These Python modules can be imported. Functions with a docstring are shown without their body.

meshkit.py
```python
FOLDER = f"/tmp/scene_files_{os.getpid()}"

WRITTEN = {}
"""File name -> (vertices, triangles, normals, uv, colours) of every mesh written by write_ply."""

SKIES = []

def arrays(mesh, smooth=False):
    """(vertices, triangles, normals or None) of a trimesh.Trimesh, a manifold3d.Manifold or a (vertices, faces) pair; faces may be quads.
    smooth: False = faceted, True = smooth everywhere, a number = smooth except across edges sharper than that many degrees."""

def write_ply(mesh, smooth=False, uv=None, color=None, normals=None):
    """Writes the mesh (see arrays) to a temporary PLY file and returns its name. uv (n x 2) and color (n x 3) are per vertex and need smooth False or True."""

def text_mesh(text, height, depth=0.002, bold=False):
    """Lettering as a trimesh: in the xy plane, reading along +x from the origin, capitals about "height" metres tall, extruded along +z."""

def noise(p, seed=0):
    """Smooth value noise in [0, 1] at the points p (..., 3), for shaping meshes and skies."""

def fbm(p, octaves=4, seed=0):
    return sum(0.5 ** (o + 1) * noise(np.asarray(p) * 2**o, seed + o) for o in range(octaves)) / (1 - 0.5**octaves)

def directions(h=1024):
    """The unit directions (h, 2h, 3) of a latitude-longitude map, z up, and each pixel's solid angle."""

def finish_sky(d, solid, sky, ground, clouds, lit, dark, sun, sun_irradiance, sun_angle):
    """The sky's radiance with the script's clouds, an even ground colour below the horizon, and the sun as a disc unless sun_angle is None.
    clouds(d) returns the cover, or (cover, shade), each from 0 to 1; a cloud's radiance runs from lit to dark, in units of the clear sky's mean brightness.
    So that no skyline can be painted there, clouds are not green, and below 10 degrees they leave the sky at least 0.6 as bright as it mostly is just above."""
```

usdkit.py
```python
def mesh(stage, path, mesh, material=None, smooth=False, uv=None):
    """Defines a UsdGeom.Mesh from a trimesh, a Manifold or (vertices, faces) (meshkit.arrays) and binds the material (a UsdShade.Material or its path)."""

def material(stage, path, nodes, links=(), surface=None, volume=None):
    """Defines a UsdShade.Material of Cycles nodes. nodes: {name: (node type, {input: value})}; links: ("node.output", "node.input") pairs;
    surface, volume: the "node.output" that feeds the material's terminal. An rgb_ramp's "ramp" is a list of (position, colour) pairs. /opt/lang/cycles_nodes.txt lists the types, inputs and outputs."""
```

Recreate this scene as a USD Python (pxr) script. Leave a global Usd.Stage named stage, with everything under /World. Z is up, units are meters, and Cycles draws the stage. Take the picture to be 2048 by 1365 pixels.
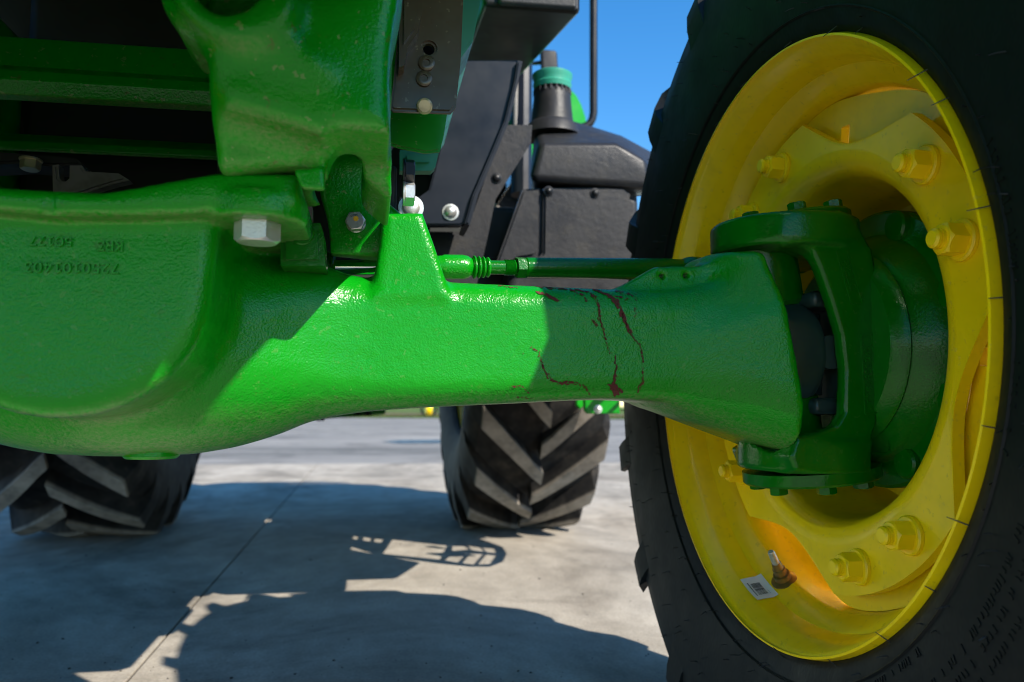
import math, random
import numpy as np, trimesh, usdkit, meshkit
import manifold3d as m3
import shapely.geometry as sg
from scipy.interpolate import PchipInterpolator
from pxr import Usd, UsdGeom, UsdLux, UsdShade, Gf, Sdf

stage = Usd.Stage.CreateInMemory()
UsdGeom.SetStageUpAxis(stage, UsdGeom.Tokens.z)
UsdGeom.SetStageMetersPerUnit(stage, 1.0)
UsdGeom.Xform.Define(stage, '/World')
UsdGeom.Scope.Define(stage, '/World/Looks')
rng = random.Random(7)
mat = lambda name, *a, **k: usdkit.material(stage, '/World/Looks/' + name, *a, **k)

# ---------------------------------------------------------------- camera
FPX = 1600.0                                   # focal length in pixels of a 2048 wide picture
POS = np.array([.27, -1.015, .567])
_y, _p, _r = np.radians([10.0, 4.6, 0.5])
FW = np.array([np.sin(_y) * np.cos(_p), np.cos(_y) * np.cos(_p), np.sin(_p)])
_rt = np.array([np.cos(_y), -np.sin(_y), 0.0])
_up = np.cross(_rt, FW)
RT = _rt * np.cos(_r) + _up * np.sin(_r)
UP = _up * np.cos(_r) - _rt * np.sin(_r)
cam = UsdGeom.Camera.Define(stage, '/World/camera')
cam.AddTransformOp().Set(Gf.Matrix4d(*RT, 0, *UP, 0, *(-FW), 0, *POS, 1))
cam.CreateHorizontalApertureAttr(36.0)
cam.CreateVerticalApertureAttr(36.0 * 682 / 1024)
cam.CreateFocalLengthAttr(FPX / 2048 * 36)
cam.CreateClippingRangeAttr(Gf.Vec2f(.02, 3000))
cam.CreateFStopAttr(5.0)
cam.CreateFocusDistanceAttr(.98)
cam.CreateExposureAttr(1.0)

# ---------------------------------------------------------------- sky and sun
SUN = np.array([.76, -.88, 1.0]); SUN /= np.linalg.norm(SUN)
elev, rot = math.asin(SUN[2]), math.atan2(SUN[0], SUN[1])
sky = UsdLux.DomeLight.Define(stage, '/World/sky')
sky.CreateIntensityAttr(1.0)
sm = mat('sky_look', {'s': ('sky_texture', {'sky_type': 'single_scattering', 'sun_disc': False, 'sun_elevation': elev, 'sun_rotation': rot, 'altitude': 200.0, 'air_density': 1.0, 'aerosol_density': 0.15, 'ozone_density': 2.0}),
                      'h': ('hsv', {'saturation': 1.38, 'value': 0.93}), 'b': ('background_shader', {'strength': 0.135})}, [('s.color', 'h.color'), ('h.color', 'b.color')], surface='b.background')
UsdShade.MaterialBindingAPI.Apply(sky.GetPrim()).Bind(sm)
sky.GetPrim().SetCustomDataByKey('kind', 'structure'); sky.GetPrim().SetCustomDataByKey('label', 'clear blue daytime sky above the tractor'); sky.GetPrim().SetCustomDataByKey('category', 'sky')
sun = UsdLux.DistantLight.Define(stage, '/World/sun')
sun.CreateIntensityAttr(1.12); sun.CreateAngleAttr(0.53); sun.CreateNormalizeAttr(True)
sun.CreateColorAttr(Gf.Vec3f(1.0, .93, .82))
_z = SUN; _x = np.cross([0, 0, 1], _z); _x /= np.linalg.norm(_x); _yv = np.cross(_z, _x)
sun.AddTransformOp().Set(Gf.Matrix4d(*_x, 0, *_yv, 0, *_z, 0, 0, 0, 20, 1))

# ---------------------------------------------------------------- picture helpers: a picture position on an upright plane at a given distance
def ray(px, py): return FW + RT * (px - 1024) / FPX - UP * (py - 682.5) / FPX
def atY(px, py, Y):
    d = ray(px, py); return POS + d * (Y - POS[1]) / d[1]
def atZ(px, py, Z=0.0):
    d = ray(px, py); return POS + d * (Z - POS[2]) / d[2]
def xz(pts, Y): return np.array([atY(a, b, Y)[[0, 2]] for a, b in pts])

# ---------------------------------------------------------------- scene helpers
_used = {}
def _name(parent, name):
    k = _used.get((parent, name), 0); _used[(parent, name)] = k + 1
    return f'{parent}/{name}' if k == 0 else f'{parent}/{name}_{k:03d}'
def keys(prim, label=None, category=None, group=None, kind=None):
    for k, v in (('label', label), ('category', category), ('group', group), ('kind', kind)):
        if v: prim.SetCustomDataByKey(k, v)
    return prim
def xf(name, parent='/World', loc=(0, 0, 0), roty=0.0, rotz=0.0, **k):
    p = _name(parent, name); x = UsdGeom.Xform.Define(stage, p)
    x.AddTranslateOp().Set(Gf.Vec3d(*map(float, loc)))
    if rotz: x.AddRotateZOp().Set(float(rotz))
    if roty: x.AddRotateYOp().Set(float(roty))
    keys(x.GetPrim(), **k); return p
def part(name, mesh, material, parent, smooth=30, **k):
    p = _name(parent, name)
    m = usdkit.mesh(stage, p, mesh, material, smooth=smooth)
    keys(m.GetPrim(), **k); return p
cat = trimesh.util.concatenate
def tm(man):
    m = man.to_mesh(); return trimesh.Trimesh(np.array(m.vert_properties[:, :3]), np.array(m.tri_verts), process=False)
def frame(d):
    z = np.asarray(d, float) / np.linalg.norm(d); a = np.array([0, 0, 1.0]) if abs(z[2]) < .9 else np.array([1.0, 0, 0])
    x = np.cross(a, z); x /= np.linalg.norm(x); M = np.eye(4); M[:3, 0], M[:3, 1], M[:3, 2] = x, np.cross(z, x), z; return M
def orient(mesh, pos, d, spin=0.0):
    M = frame(d); M[:3, 3] = pos
    mesh = mesh.copy(); mesh.apply_transform(M @ trimesh.transformations.rotation_matrix(spin, [0, 0, 1])); return mesh
def lathe(prof, n=48, close=True):
    """prof: (axial, radius) pairs turned about +z"""
    prof = np.asarray(prof, float); t = np.arange(n) / n * 2 * np.pi; m = len(prof)
    v = np.stack([prof[:, 1][:, None] * np.cos(t), prof[:, 1][:, None] * np.sin(t), np.repeat(prof[:, 0][:, None], n, 1)], -1).reshape(-1, 3)
    i = np.arange(m - 1)[:, None] * n; j = np.arange(n)[None]; k = (j + 1) % n
    q = np.stack([i + j, i + k, i + n + k, i + n + j], -1).reshape(-1, 4)
    f = np.vstack([q[:, [0, 1, 2]], q[:, [0, 2, 3]]])
    M = trimesh.Trimesh(v, f, process=False); M.merge_vertices(); M.update_faces(M.nondegenerate_faces()); return M
def lathe_x(prof, n=96):
    """prof: (x, radius); axis = +x, angle phi with (y, z) = r (cos, sin)"""
    M = lathe(prof, n); v = np.array(M.vertices); M.vertices = v[:, [2, 0, 1]]; return M
def rbox(lo, hi, r=.01, seg=8):
    lo, hi = np.minimum(lo, hi).astype(float), np.maximum(lo, hi).astype(float)
    r = min(r, .49 * (hi - lo).min())
    s = m3.Manifold.sphere(r, seg)
    return tm(m3.Manifold.batch_hull([s.translate([x, y, z]) for x in (lo[0] + r, hi[0] - r) for y in (lo[1] + r, hi[1] - r) for z in (lo[2] + r, hi[2] - r)]))
def plate(pts, Y, depth, px=True, bevel=.003, holes=()):
    """upright plate: outline in the x-z plane at y = Y, going back by depth, its front edge bevelled"""
    P = xz(pts, Y) if px else np.asarray(pts, float)
    poly = sg.Polygon(P).buffer(0)
    for (cx, cz, r) in holes: poly = poly.difference(sg.Point(cx, cz).buffer(r, 12))
    if poly.geom_type != 'Polygon': poly = max(poly.geoms, key=lambda g: g.area)
    a = trimesh.creation.extrude_polygon(poly, depth - bevel, engine='earcut')
    inner = poly.buffer(-bevel)
    if inner.is_empty or inner.geom_type != 'Polygon': inner = poly
    M = m3.Manifold(m3.Mesh(np.asarray(a.vertices, np.float32), np.asarray(a.faces, np.uint32)))
    b = trimesh.creation.extrude_polygon(inner, bevel * 1.0, engine='earcut')
    a.apply_translation([0, 0, bevel]); v = np.array(a.vertices)
    vb = np.array(b.vertices)
    a = cat([a, b]); v = np.array(a.vertices)
    a.vertices = np.c_[v[:, 0], Y + v[:, 2], v[:, 1]]
    a.invert(); return a
def hexbolt(pos, d, af=.03, h=.02, wr=0.0, wt=.004, stud=0.0, sr=.01, dish=False, spin=0.2):
    r = af / 2 / math.cos(math.pi / 6)
    hexa = m3.Manifold.cylinder(h, r, r, 6)
    hexa = hexa ^ m3.Manifold.revolve(m3.CrossSection([[(0, 0), (r, 0), (r, h * .86), (af / 2 * .93, h), (0, h)]]), 32)
    ms = [hexa.translate([0, 0, wt if wr else 0])]
    if wr: ms.append(m3.Manifold.revolve(m3.CrossSection([[(0, 0), (wr, 0), (wr, wt * .7), (wr - wt * .35, wt), (0, wt)]]), 32))
    z = h + (wt if wr else 0)
    if stud: ms.append(m3.Manifold.revolve(m3.CrossSection([[(0, 0), (sr, 0), (sr, z + stud * .8), (sr * .75, z + stud), (0, z + stud)]]), 24))
    M = tm(m3.Manifold.batch_boolean(ms, m3.OpType.Add) if len(ms) > 1 else ms[0])
    if stud:  # a thread groove ring in the stud
        g = m3.Manifold.revolve(m3.CrossSection([[(sr * .86, z + stud * .35), (sr * 1.2, z + stud * .35), (sr * 1.2, z + stud * .5), (sr * .86, z + stud * .5)]]), 24)
        M = tm(m3.Manifold.batch_boolean(ms, m3.OpType.Add) - g)
    return orient(M, pos, d, spin)
def dome(pos, d, r, h=None, flange=0.0):
    h = h or r * .6; t = np.linspace(0, np.pi / 2, 7)
    prof = [(0, flange or r), (r * .12, flange or r), (r * .16, r)] if flange else [(0, r)]
    prof = prof + [(r * .16 * bool(flange) + h * np.sin(a), r * np.cos(a)) for a in t]
    return orient(lathe(prof, 28), pos, d)
def tube(path, r, n=12):
    path = np.asarray(path, float); T = np.gradient(path, axis=0); T /= np.linalg.norm(T, axis=1)[:, None]
    ref = np.array([0, 0, 1.0]) if abs(T[0][2]) < .9 else np.array([1.0, 0, 0]); rings = []
    r = np.broadcast_to(r, (len(path),)); x = np.cross(ref, T[0])
    for p, t, q in zip(path, T, r):
        x = x - t * (x @ t); x /= np.linalg.norm(x); y = np.cross(t, x); a = np.arange(n) / n * 2 * np.pi
        rings.append(p + q * (np.cos(a)[:, None] * x + np.sin(a)[:, None] * y))
    v = np.vstack(rings + [path[:1], path[-1:]]); m = len(path); f = []
    for i in range(m - 1):
        for j in range(n):
            k = (j + 1) % n; f += [(i * n + j, i * n + k, i * n + n + k), (i * n + j, i * n + n + k, i * n + n + j)]
    for j in range(n):
        k = (j + 1) % n; f += [(m * n, k, j), (m * n + 1, (m - 1) * n + j, (m - 1) * n + k)]
    return trimesh.Trimesh(v, f, process=False)
def mirror(mesh):
    m = mesh.copy(); m.vertices = np.array(m.vertices) * [-1, 1, 1]; m.invert(); return m
def text_on(s, h, origin, xdir, ydir, depth=.0012, bold=True, centre=True):
    t = meshkit.text_mesh(s, h, depth, bold); v = np.array(t.vertices)
    if centre: v[:, :2] -= (v[:, :2].max(0) + v[:, :2].min(0)) / 2
    x, y = np.asarray(xdir, float), np.asarray(ydir, float); x /= np.linalg.norm(x); y -= x * (x @ y); y /= np.linalg.norm(y)
    t.vertices = np.asarray(origin) + v[:, :1] * x + v[:, 1:2] * y + v[:, 2:] * np.cross(x, y); return t

# ---------------------------------------------------------------- cast shapes from distance fields
class G:
    def __init__(s, lo, hi, h):
        s.o, s.h = np.array(lo, float), h; n = np.ceil((np.array(hi) - s.o) / h).astype(int) + 1
        s.X, s.Y, s.Z = (np.asarray(s.o[k] + h * np.arange(n[k]), np.float32).reshape([-1 if k == j else 1 for j in range(3)]) for k in range(3))
def smin(a, b, k):
    q = np.clip(.5 + .5 * (b - a) / k, 0, 1); return b + (a - b) * q - k * q * (1 - q)
def smax(a, b, k): return -smin(-a, -b, k)
def poly2(P, U, V):
    """signed distance to a polygon on the broadcast coordinates U, V"""
    P = np.asarray(P, np.float32); d = None; s = None
    for i in range(len(P)):
        a, b = P[i], P[i - 1]; e = b - a; wx, wy = U - a[0], V - a[1]
        t = np.clip((wx * e[0] + wy * e[1]) / (e @ e), 0, 1); bx, by = wx - e[0] * t, wy - e[1] * t
        dd = bx * bx + by * by; d = dd if d is None else np.minimum(d, dd)
        c1, c2, c3 = V >= a[1], V < b[1], e[0] * wy > e[1] * wx
        fl = (c1 & c2 & c3) | (~c1 & ~c2 & ~c3); s = fl if s is None else s ^ fl
    return np.where(s, -1, 1) * np.sqrt(d)
def ext(g, P, y0, y1, r=.008, lean=0.0):
    """polygon in x-z drawn out from y0 to y1, all edges rounded by r"""
    yy = g.Y + lean * (g.Z - min(q[1] for q in P)) if lean else g.Y
    a = poly2(P, g.X, g.Z) + r; b = np.abs(yy - (y0 + y1) / 2) - abs(y1 - y0) / 2 + r
    return np.minimum(np.maximum(a, b), 0) + np.sqrt(np.maximum(a, 0) ** 2 + np.maximum(b, 0) ** 2) - r
def sbox(g, c, hf, r=.005, tx=0.0):
    q = [np.abs(v - cc) - (hh - r) for v, cc, hh in zip((g.X - tx * (g.Z - c[2]), g.Y, g.Z), c, hf)]
    return np.minimum(np.maximum(np.maximum(q[0], q[1]), q[2]), 0) + np.sqrt(sum(np.maximum(k, 0) ** 2 for k in q)) - r
def cyl(g, c, axis, R, hl, r=.004, taper=0.0, tilt=0.0):
    v = [g.X - c[0], g.Y - c[1], g.Z - c[2]]
    if tilt: v[0] = v[0] - tilt * v[2]
    ax = v.pop(axis); a = np.sqrt(v[0] ** 2 + v[1] ** 2) - (R + taper * ax) + r; b = np.abs(ax) - hl + r
    return np.minimum(np.maximum(a, b), 0) + np.sqrt(np.maximum(a, 0) ** 2 + np.maximum(b, 0) ** 2) - r
def ell(g, c, rad):
    k = np.sqrt(sum(((v - cc) / rr) ** 2 for v, cc, rr in zip((g.X, g.Y, g.Z), c, rad))); return (k - 1) * min(rad)
def surfnet(g, F):
    F = np.asarray(F, np.float32); s = F < 0; nx, ny, nz = F.shape
    cs = np.zeros((nx - 1, ny - 1, nz - 1), np.int8)
    offs = list(np.ndindex(2, 2, 2))
    for a, b, c in offs: cs += s[a:nx - 1 + a, b:ny - 1 + b, c:nz - 1 + c]
    I = np.argwhere((cs > 0) & (cs < 8)); idx = np.full(cs.shape, -1, np.int64); idx[tuple(I.T)] = np.arange(len(I))
    acc, cnt = np.zeros((len(I), 3)), np.zeros(len(I))
    for o in offs:
        for k in range(3):
            if o[k]: continue
            o2 = list(o); o2[k] = 1
            f0, f1 = F[tuple((I + o).T)], F[tuple((I + o2).T)]; m = (f0 < 0) != (f1 < 0)
            t = np.where(m, f0 / np.where(m, f0 - f1, 1), 0); p = np.repeat(np.array(o, float)[None], len(I), 0); p[:, k] += t
            acc += p * m[:, None]; cnt += m
    v = (I + acc / cnt[:, None]) * g.h + g.o; quads = []
    for k in range(3):
        sl0 = [slice(None)] * 3; sl1 = [slice(None)] * 3; sl0[k] = slice(0, -1); sl1[k] = slice(1, None)
        ch = s[tuple(sl0)] != s[tuple(sl1)]; E = np.argwhere(ch); i, j = (k + 1) % 3, (k + 2) % 3
        E = E[(E[:, i] > 0) & (E[:, j] > 0) & (E[:, i] < cs.shape[i]) & (E[:, j] < cs.shape[j])]
        ins = s[tuple(E.T)]; q = []
        for di, dj in ((-1, -1), (0, -1), (0, 0), (-1, 0)):
            e = E.copy(); e[:, i] += di; e[:, j] += dj; q.append(idx[tuple(e.T)])
        q = np.stack(q, 1); q[~ins] = q[~ins][:, ::-1]; quads.append(q)
    q = np.vstack(quads); q = q[(q >= 0).all(1)]
    return trimesh.Trimesh(v, np.vstack([q[:, [0, 1, 2]], q[:, [0, 2, 3]]]), process=False)

# ---------------------------------------------------------------- materials
def paint(name, color, rough=.3, bump=0.0, bscale=240.0, dust=0.0, chips=0.0, spec=.5, metal=0.0, vary=.12, coat=0.0, dustcol=(.30, .24, .15), grime=0.0):
    n = {'tc': ('texture_coordinate', {}), 'p': ('principled_bsdf', {'metallic': metal, 'specular_ior_level': spec, 'coat_weight': coat, 'coat_roughness': .12}),
         'nv': ('noise_texture', {'scale': 9.0, 'detail': 5.0, 'roughness': .6}), 'rv': ('map_range', {'from_min': .3, 'from_max': .7, 'to_min': rough * .8, 'to_max': rough * 1.3}),
         'cv': ('mix', {'color1': tuple(c * (1 - vary) for c in color), 'color2': tuple(min(1, c * (1 + vary)) for c in color)})}
    L = [('tc.object', 'nv.vector'), ('nv.fac', 'rv.value'), ('nv.fac', 'cv.fac'), ('rv.result', 'p.roughness')]
    col = 'cv.color'
    def mask(tag, scale, lo, hi, detail=4.0):
        n['n' + tag] = ('noise_texture', {'scale': scale, 'detail': detail, 'roughness': .65}); n['m' + tag] = ('map_range', {'from_min': lo, 'from_max': hi, 'clamp': True})
        L.extend([('tc.object', f'n{tag}.vector'), (f'n{tag}.fac', f'm{tag}.value')]); return f'm{tag}.result'
    def mul(tag, a, b):
        n[tag] = ('math', {'math_type': 'multiply', **({} if isinstance(b, str) else {'value2': b})}); L.append((a, f'{tag}.value1'))
        if isinstance(b, str): L.append((b, f'{tag}.value2'))
        return f'{tag}.value'
    def blend(tag, base, fac, c):
        n[tag] = ('mix', {'color2': c}); L.extend([(base, f'{tag}.color1'), (fac, f'{tag}.fac')]); return f'{tag}.color'
    if grime:
        col = blend('bg', col, mul('gg', mask('g', 26.0, .52, .68), grime), (.10, .085, .055))
    if dust:
        n['geo'] = ('geometry', {}); n['sx'] = ('separate_xyz', {}); n['dz'] = ('map_range', {'from_min': -.48, 'from_max': -.9, 'clamp': True})
        L.extend([('geo.normal', 'sx.vector'), ('sx.z', 'dz.value')])
        f = mul('d2', mul('d1', 'dz.result', mask('d', 240.0, .30, .62)), dust); col = blend('bd', col, f, dustcol)
    if chips:
        col = blend('bc', col, mul('c2', mask('c', 70.0, .635, .67, 6.0), chips), (.10, .045, .02))
        col = blend('be', col, mul('e2', mask('e', 110.0, .655, .68, 2.0), chips * .7), (.34, .28, .17))
    L.append((col, 'p.base_color'))
    if bump:
        n['bn'] = ('noise_texture', {'scale': bscale, 'detail': 2.0, 'roughness': .45}); n['bu'] = ('bump', {'strength': bump, 'distance': .0012})
        n['bn2'] = ('noise_texture', {'scale': bscale * .16, 'detail': 2.0}); n['ba'] = ('math', {'math_type': 'multiply_add', 'value2': 1.6})
        L.extend([('tc.object', 'bn.vector'), ('tc.object', 'bn2.vector'), ('bn2.fac', 'ba.value1'), ('bn.fac', 'ba.value3'), ('ba.value', 'bu.height'), ('bu.normal', 'p.normal')])
    return mat(name, n, L, surface='p.BSDF')
GREEN = (.0015, .228, .005)
M = dict(
    axle=paint('green_axle_paint', GREEN, .24, .50, 420, dust=.36, chips=.12, spec=.34),
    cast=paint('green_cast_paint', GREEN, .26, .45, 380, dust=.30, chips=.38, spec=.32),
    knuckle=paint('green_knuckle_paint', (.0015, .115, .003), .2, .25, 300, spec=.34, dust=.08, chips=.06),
    sheet=paint('green_sheet_paint', (.010, .24, .014), .22, .06, 60, dust=.4, chips=.5),
    fender=paint('green_fender_paint', (.012, .30, .016), .25),
    yellow=paint('yellow_rim_paint', (.96, .64, .002), .24, .10, 90, vary=.05, grime=.08, chips=.2),
    nut=paint('yellow_nut_paint', (.96, .64, .002), .30, .05, 200, vary=.05),
    zinc=paint('zinc_bolt', (.62, .62, .60), .34, .15, 400, metal=.75, vary=.15, grime=.35),
    gold=paint('plated_bolt', (.55, .48, .30), .36, .1, 400, metal=.7, grime=.5),
    chrome=paint('chrome', (.75, .76, .78), .06, metal=1.0, vary=.02),
    steel=paint('brown_coated_steel', (.10, .070, .042), .26, .08, 120, metal=.35, chips=.5, vary=.3, grime=.5),
    castgrey=paint('grey_cast_iron', (.20, .185, .17), .55, .5, 160, vary=.2, grime=.5),
    black=paint('black_paint', (.008, .0085, .010), .38, .05, 60, vary=.2, dust=.04, spec=.3),
    navy=paint('black_bracket_paint', (.010, .013, .021), .34, .05, 120, vary=.1, spec=.25),
    plastic=paint('black_textured_plastic', (.017, .017, .019), .44, .35, 420, spec=.3, vary=.15, grime=.12, dustcol=(.2, .18, .15)),
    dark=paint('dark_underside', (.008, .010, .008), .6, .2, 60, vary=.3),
    joint=paint('dark_joint_metal', (.020, .040, .036), .32, .15, 140, vary=.2),
    rubber=paint('tyre_rubber', (.0034, .0040, .0038), .55, .3, 160, vary=.3, grime=.03, spec=.24),
    rubber2=mat('dusty_tyre_rubber', {'tc': ('texture_coordinate', {}), 'x': ('separate_xyz', {}), 'c': ('combine_xyz', {'x': 0.0}), 'l': ('vector_math', {'math_type': 'length'}), 'm': ('map_range', {'from_min': .912, 'from_max': .924, 'clamp': True}),
          'n': ('noise_texture', {'scale': 14.0, 'detail': 7.0, 'roughness': .7}), 'nr': ('map_range', {'from_min': .30, 'from_max': .66, 'to_min': .35, 'to_max': 1.0}), 'f': ('math', {'math_type': 'multiply'}), 'd': ('rgb_ramp', {'ramp': [(.35, (.012, .012, .013)), (.55, (.026, .025, .024)), (.72, (.06, .052, .044))]}),
          'mx': ('mix', {'color2': (.25, .218, .182)}), 'b': ('bump', {'strength': .3, 'distance': .004}), 'p': ('principled_bsdf', {'roughness': .75, 'specular_ior_level': .10})},
          [('tc.object', 'x.vector'), ('x.y', 'c.y'), ('x.z', 'c.z'), ('c.vector', 'l.vector1'), ('l.value', 'm.value'), ('tc.object', 'n.vector'), ('n.fac', 'nr.value'), ('m.result', 'f.value1'), ('nr.result', 'f.value2'), ('n.fac', 'd.fac'), ('d.color', 'mx.color1'), ('f.value', 'mx.fac'), ('mx.color', 'p.base_color'), ('n.fac', 'b.height'), ('b.normal', 'p.normal')], surface='p.BSDF'),
    cap=paint('teal_cap_plastic', (.03, .26, .17), .35),
    brass=paint('brass_valve', (.36, .22, .07), .35, .1, 500, metal=.85, vary=.3, grime=.4),
    label=paint('white_label', (.75, .74, .72), .4, vary=.03), ink=paint('black_print', (.02, .02, .02), .5),
    mark=paint('yellow_paint_mark', (.75, .42, .02), .5),
    glass=mat('cab_glass', {'t': ('transparent_bsdf', {'color': (.75, .85, .80)}), 'g': ('glossy_bsdf', {'roughness': .02}), 'f': ('fresnel', {'IOR': 1.5}), 'm': ('mix_closure', {})},
              [('f.fac', 'm.fac'), ('t.BSDF', 'm.closure1'), ('g.BSDF', 'm.closure2')], surface='m.closure'),
    panel=paint('pale_green_panel', (.10, .42, .34), .2),
    scrape=paint('rust_scrape', (.085, .014, .009), .8, .4, 500, vary=.4),
    lamp=paint('amber_lens', (.6, .2, .01), .2),
)

def ground_look(name, c1, c2, c3, fine, rough, bump, streak=(1, 1, 1)):
    return mat(name, {'g': ('geometry', {}), 'mp': ('mapping', {'scale': streak}), 'n1': ('noise_texture', {'scale': 1.1, 'detail': 9.0, 'roughness': .68, 'distortion': .9}), 'n2': ('noise_texture', {'scale': fine, 'detail': 5.0, 'roughness': .7}),
                      'n3': ('noise_texture', {'scale': 7.0, 'detail': 6.0, 'roughness': .7}),
                      'r1': ('rgb_ramp', {'ramp': [(.30, c1), (.50, c2), (.70, c3)]}), 'r2': ('map_range', {'from_min': .3, 'from_max': .7, 'to_min': .74, 'to_max': 1.18}), 'r3': ('map_range', {'from_min': .30, 'from_max': .65, 'to_min': .76, 'to_max': 1.08}), 'n4': ('noise_texture', {'scale': .75, 'detail': 10.0, 'roughness': .72, 'distortion': 1.4}), 'r4': ('map_range', {'from_min': .50, 'from_max': .60, 'to_min': 1.0, 'to_max': .70, 'clamp': True}), 'm3': ('vector_math', {'math_type': 'scale'}),
                      'm': ('vector_math', {'math_type': 'scale'}), 'm2': ('vector_math', {'math_type': 'scale'}), 'b': ('bump', {'strength': bump, 'distance': .004}), 'p': ('principled_bsdf', {'roughness': rough, 'specular_ior_level': .08})},
               [('g.position', 'mp.vector'), ('mp.vector', 'n1.vector'), ('g.position', 'n2.vector'), ('mp.vector', 'n3.vector'), ('n1.fac', 'r1.fac'), ('n2.fac', 'r2.value'), ('n3.fac', 'r3.value'), ('r1.color', 'm.vector1'), ('r2.result', 'm.scale'),
                ('m.vector', 'm2.vector1'), ('r3.result', 'm2.scale'), ('g.position', 'n4.vector'), ('n4.fac', 'r4.value'), ('m2.vector', 'm3.vector1'), ('r4.result', 'm3.scale'), ('m3.vector', 'p.base_color'), ('n2.fac', 'b.height'), ('b.normal', 'p.normal')], surface='p.BSDF')
M['concrete'] = ground_look('concrete_look', (.20, .172, .138), (.355, .318, .265), (.46, .415, .35), 140.0, .8, .25, (1, .6, 1))
M['asphalt'] = ground_look('asphalt_look', (.13, .128, .122), (.22, .212, .20), (.32, .305, .28), 60.0, .85, .3, (.10, .55, 1))
M['dirt'] = ground_look('joint_dirt', (.03, .028, .024), (.05, .045, .04), (.07, .06, .05), 60.0, .9, .3)
M['grass'] = ground_look('grass_look', (.05, .09, .02), (.09, .14, .03), (.14, .17, .05), 6.0, .9, .3)
M['mulch'] = ground_look('mulch_look', (.09, .05, .03), (.14, .08, .055), (.18, .11, .08), 9.0, .9, .4)

# ---------------------------------------------------------------- ground
def sheet(x0, x1, y0, y1, z, nx=1, ny=1, thick=None):
    if thick: return rbox([x0, y0, z - thick], [x1, y1, z], .002, 8)
    xs, ys = np.linspace(x0, x1, nx + 1), np.linspace(y0, y1, ny + 1)
    v = np.array([(x, y, z) for y in ys for x in xs]); f = []
    for j in range(ny):
        for i in range(nx):
            a = j * (nx + 1) + i; f += [(a, a + 1, a + nx + 2), (a, a + nx + 2, a + nx + 1)]
    return trimesh.Trimesh(v, np.array(f), process=False)
part('terrain', sheet(-1500, 1500, -1500, 1500, -.10), M['grass'], '/World', label='grassy ground reaching out to the horizon', category='ground', kind='structure')
pad = xf('concrete_pad', label='sunlit grey concrete pad of large slabs under the tractor', category='pavement', kind='structure')
part('joint_bed', sheet(-9.6, 9.4, -9.3, 6.83, -.006), M['dirt'], pad)
for x0, x1 in ((-9.5, -4.9), (-4.88, -.2085), (-.2025, 4.50), (4.52, 9.3)):
    for y0, y1 in ((-9.2, -1.61), (-1.60, 6.82)):
        part('slab', sheet(x0, x1, y0, y1, 0, thick=.09), M['concrete'], pad)
rg = np.random.default_rng(12); gv, gf = [], []
base_ = trimesh.creation.icosphere(subdivisions=0)
for k in range(420):
    q = atZ(rg.uniform(-50, 1350), 900 + 480 * rg.random() ** 1.5); r_ = .0012 + .0028 * rg.random() ** 4
    v_ = np.array(base_.vertices) * rg.uniform(.6, 1.2, (12, 1)) * r_ * [1.2, .9, .6]; gf.append(np.array(base_.faces) + 12 * k); gv.append(v_ + [q[0], q[1], r_ * .3])
part('grit', trimesh.Trimesh(np.vstack(gv), np.vstack(gf), process=False), M['dirt'], pad, smooth=False, kind='stuff')
part('asphalt_yard', sheet(-70, 70, 6.80, 33.5, -.012), M['asphalt'], '/World', label='grey patchy asphalt yard beyond the concrete pad', category='asphalt', kind='structure')
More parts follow.
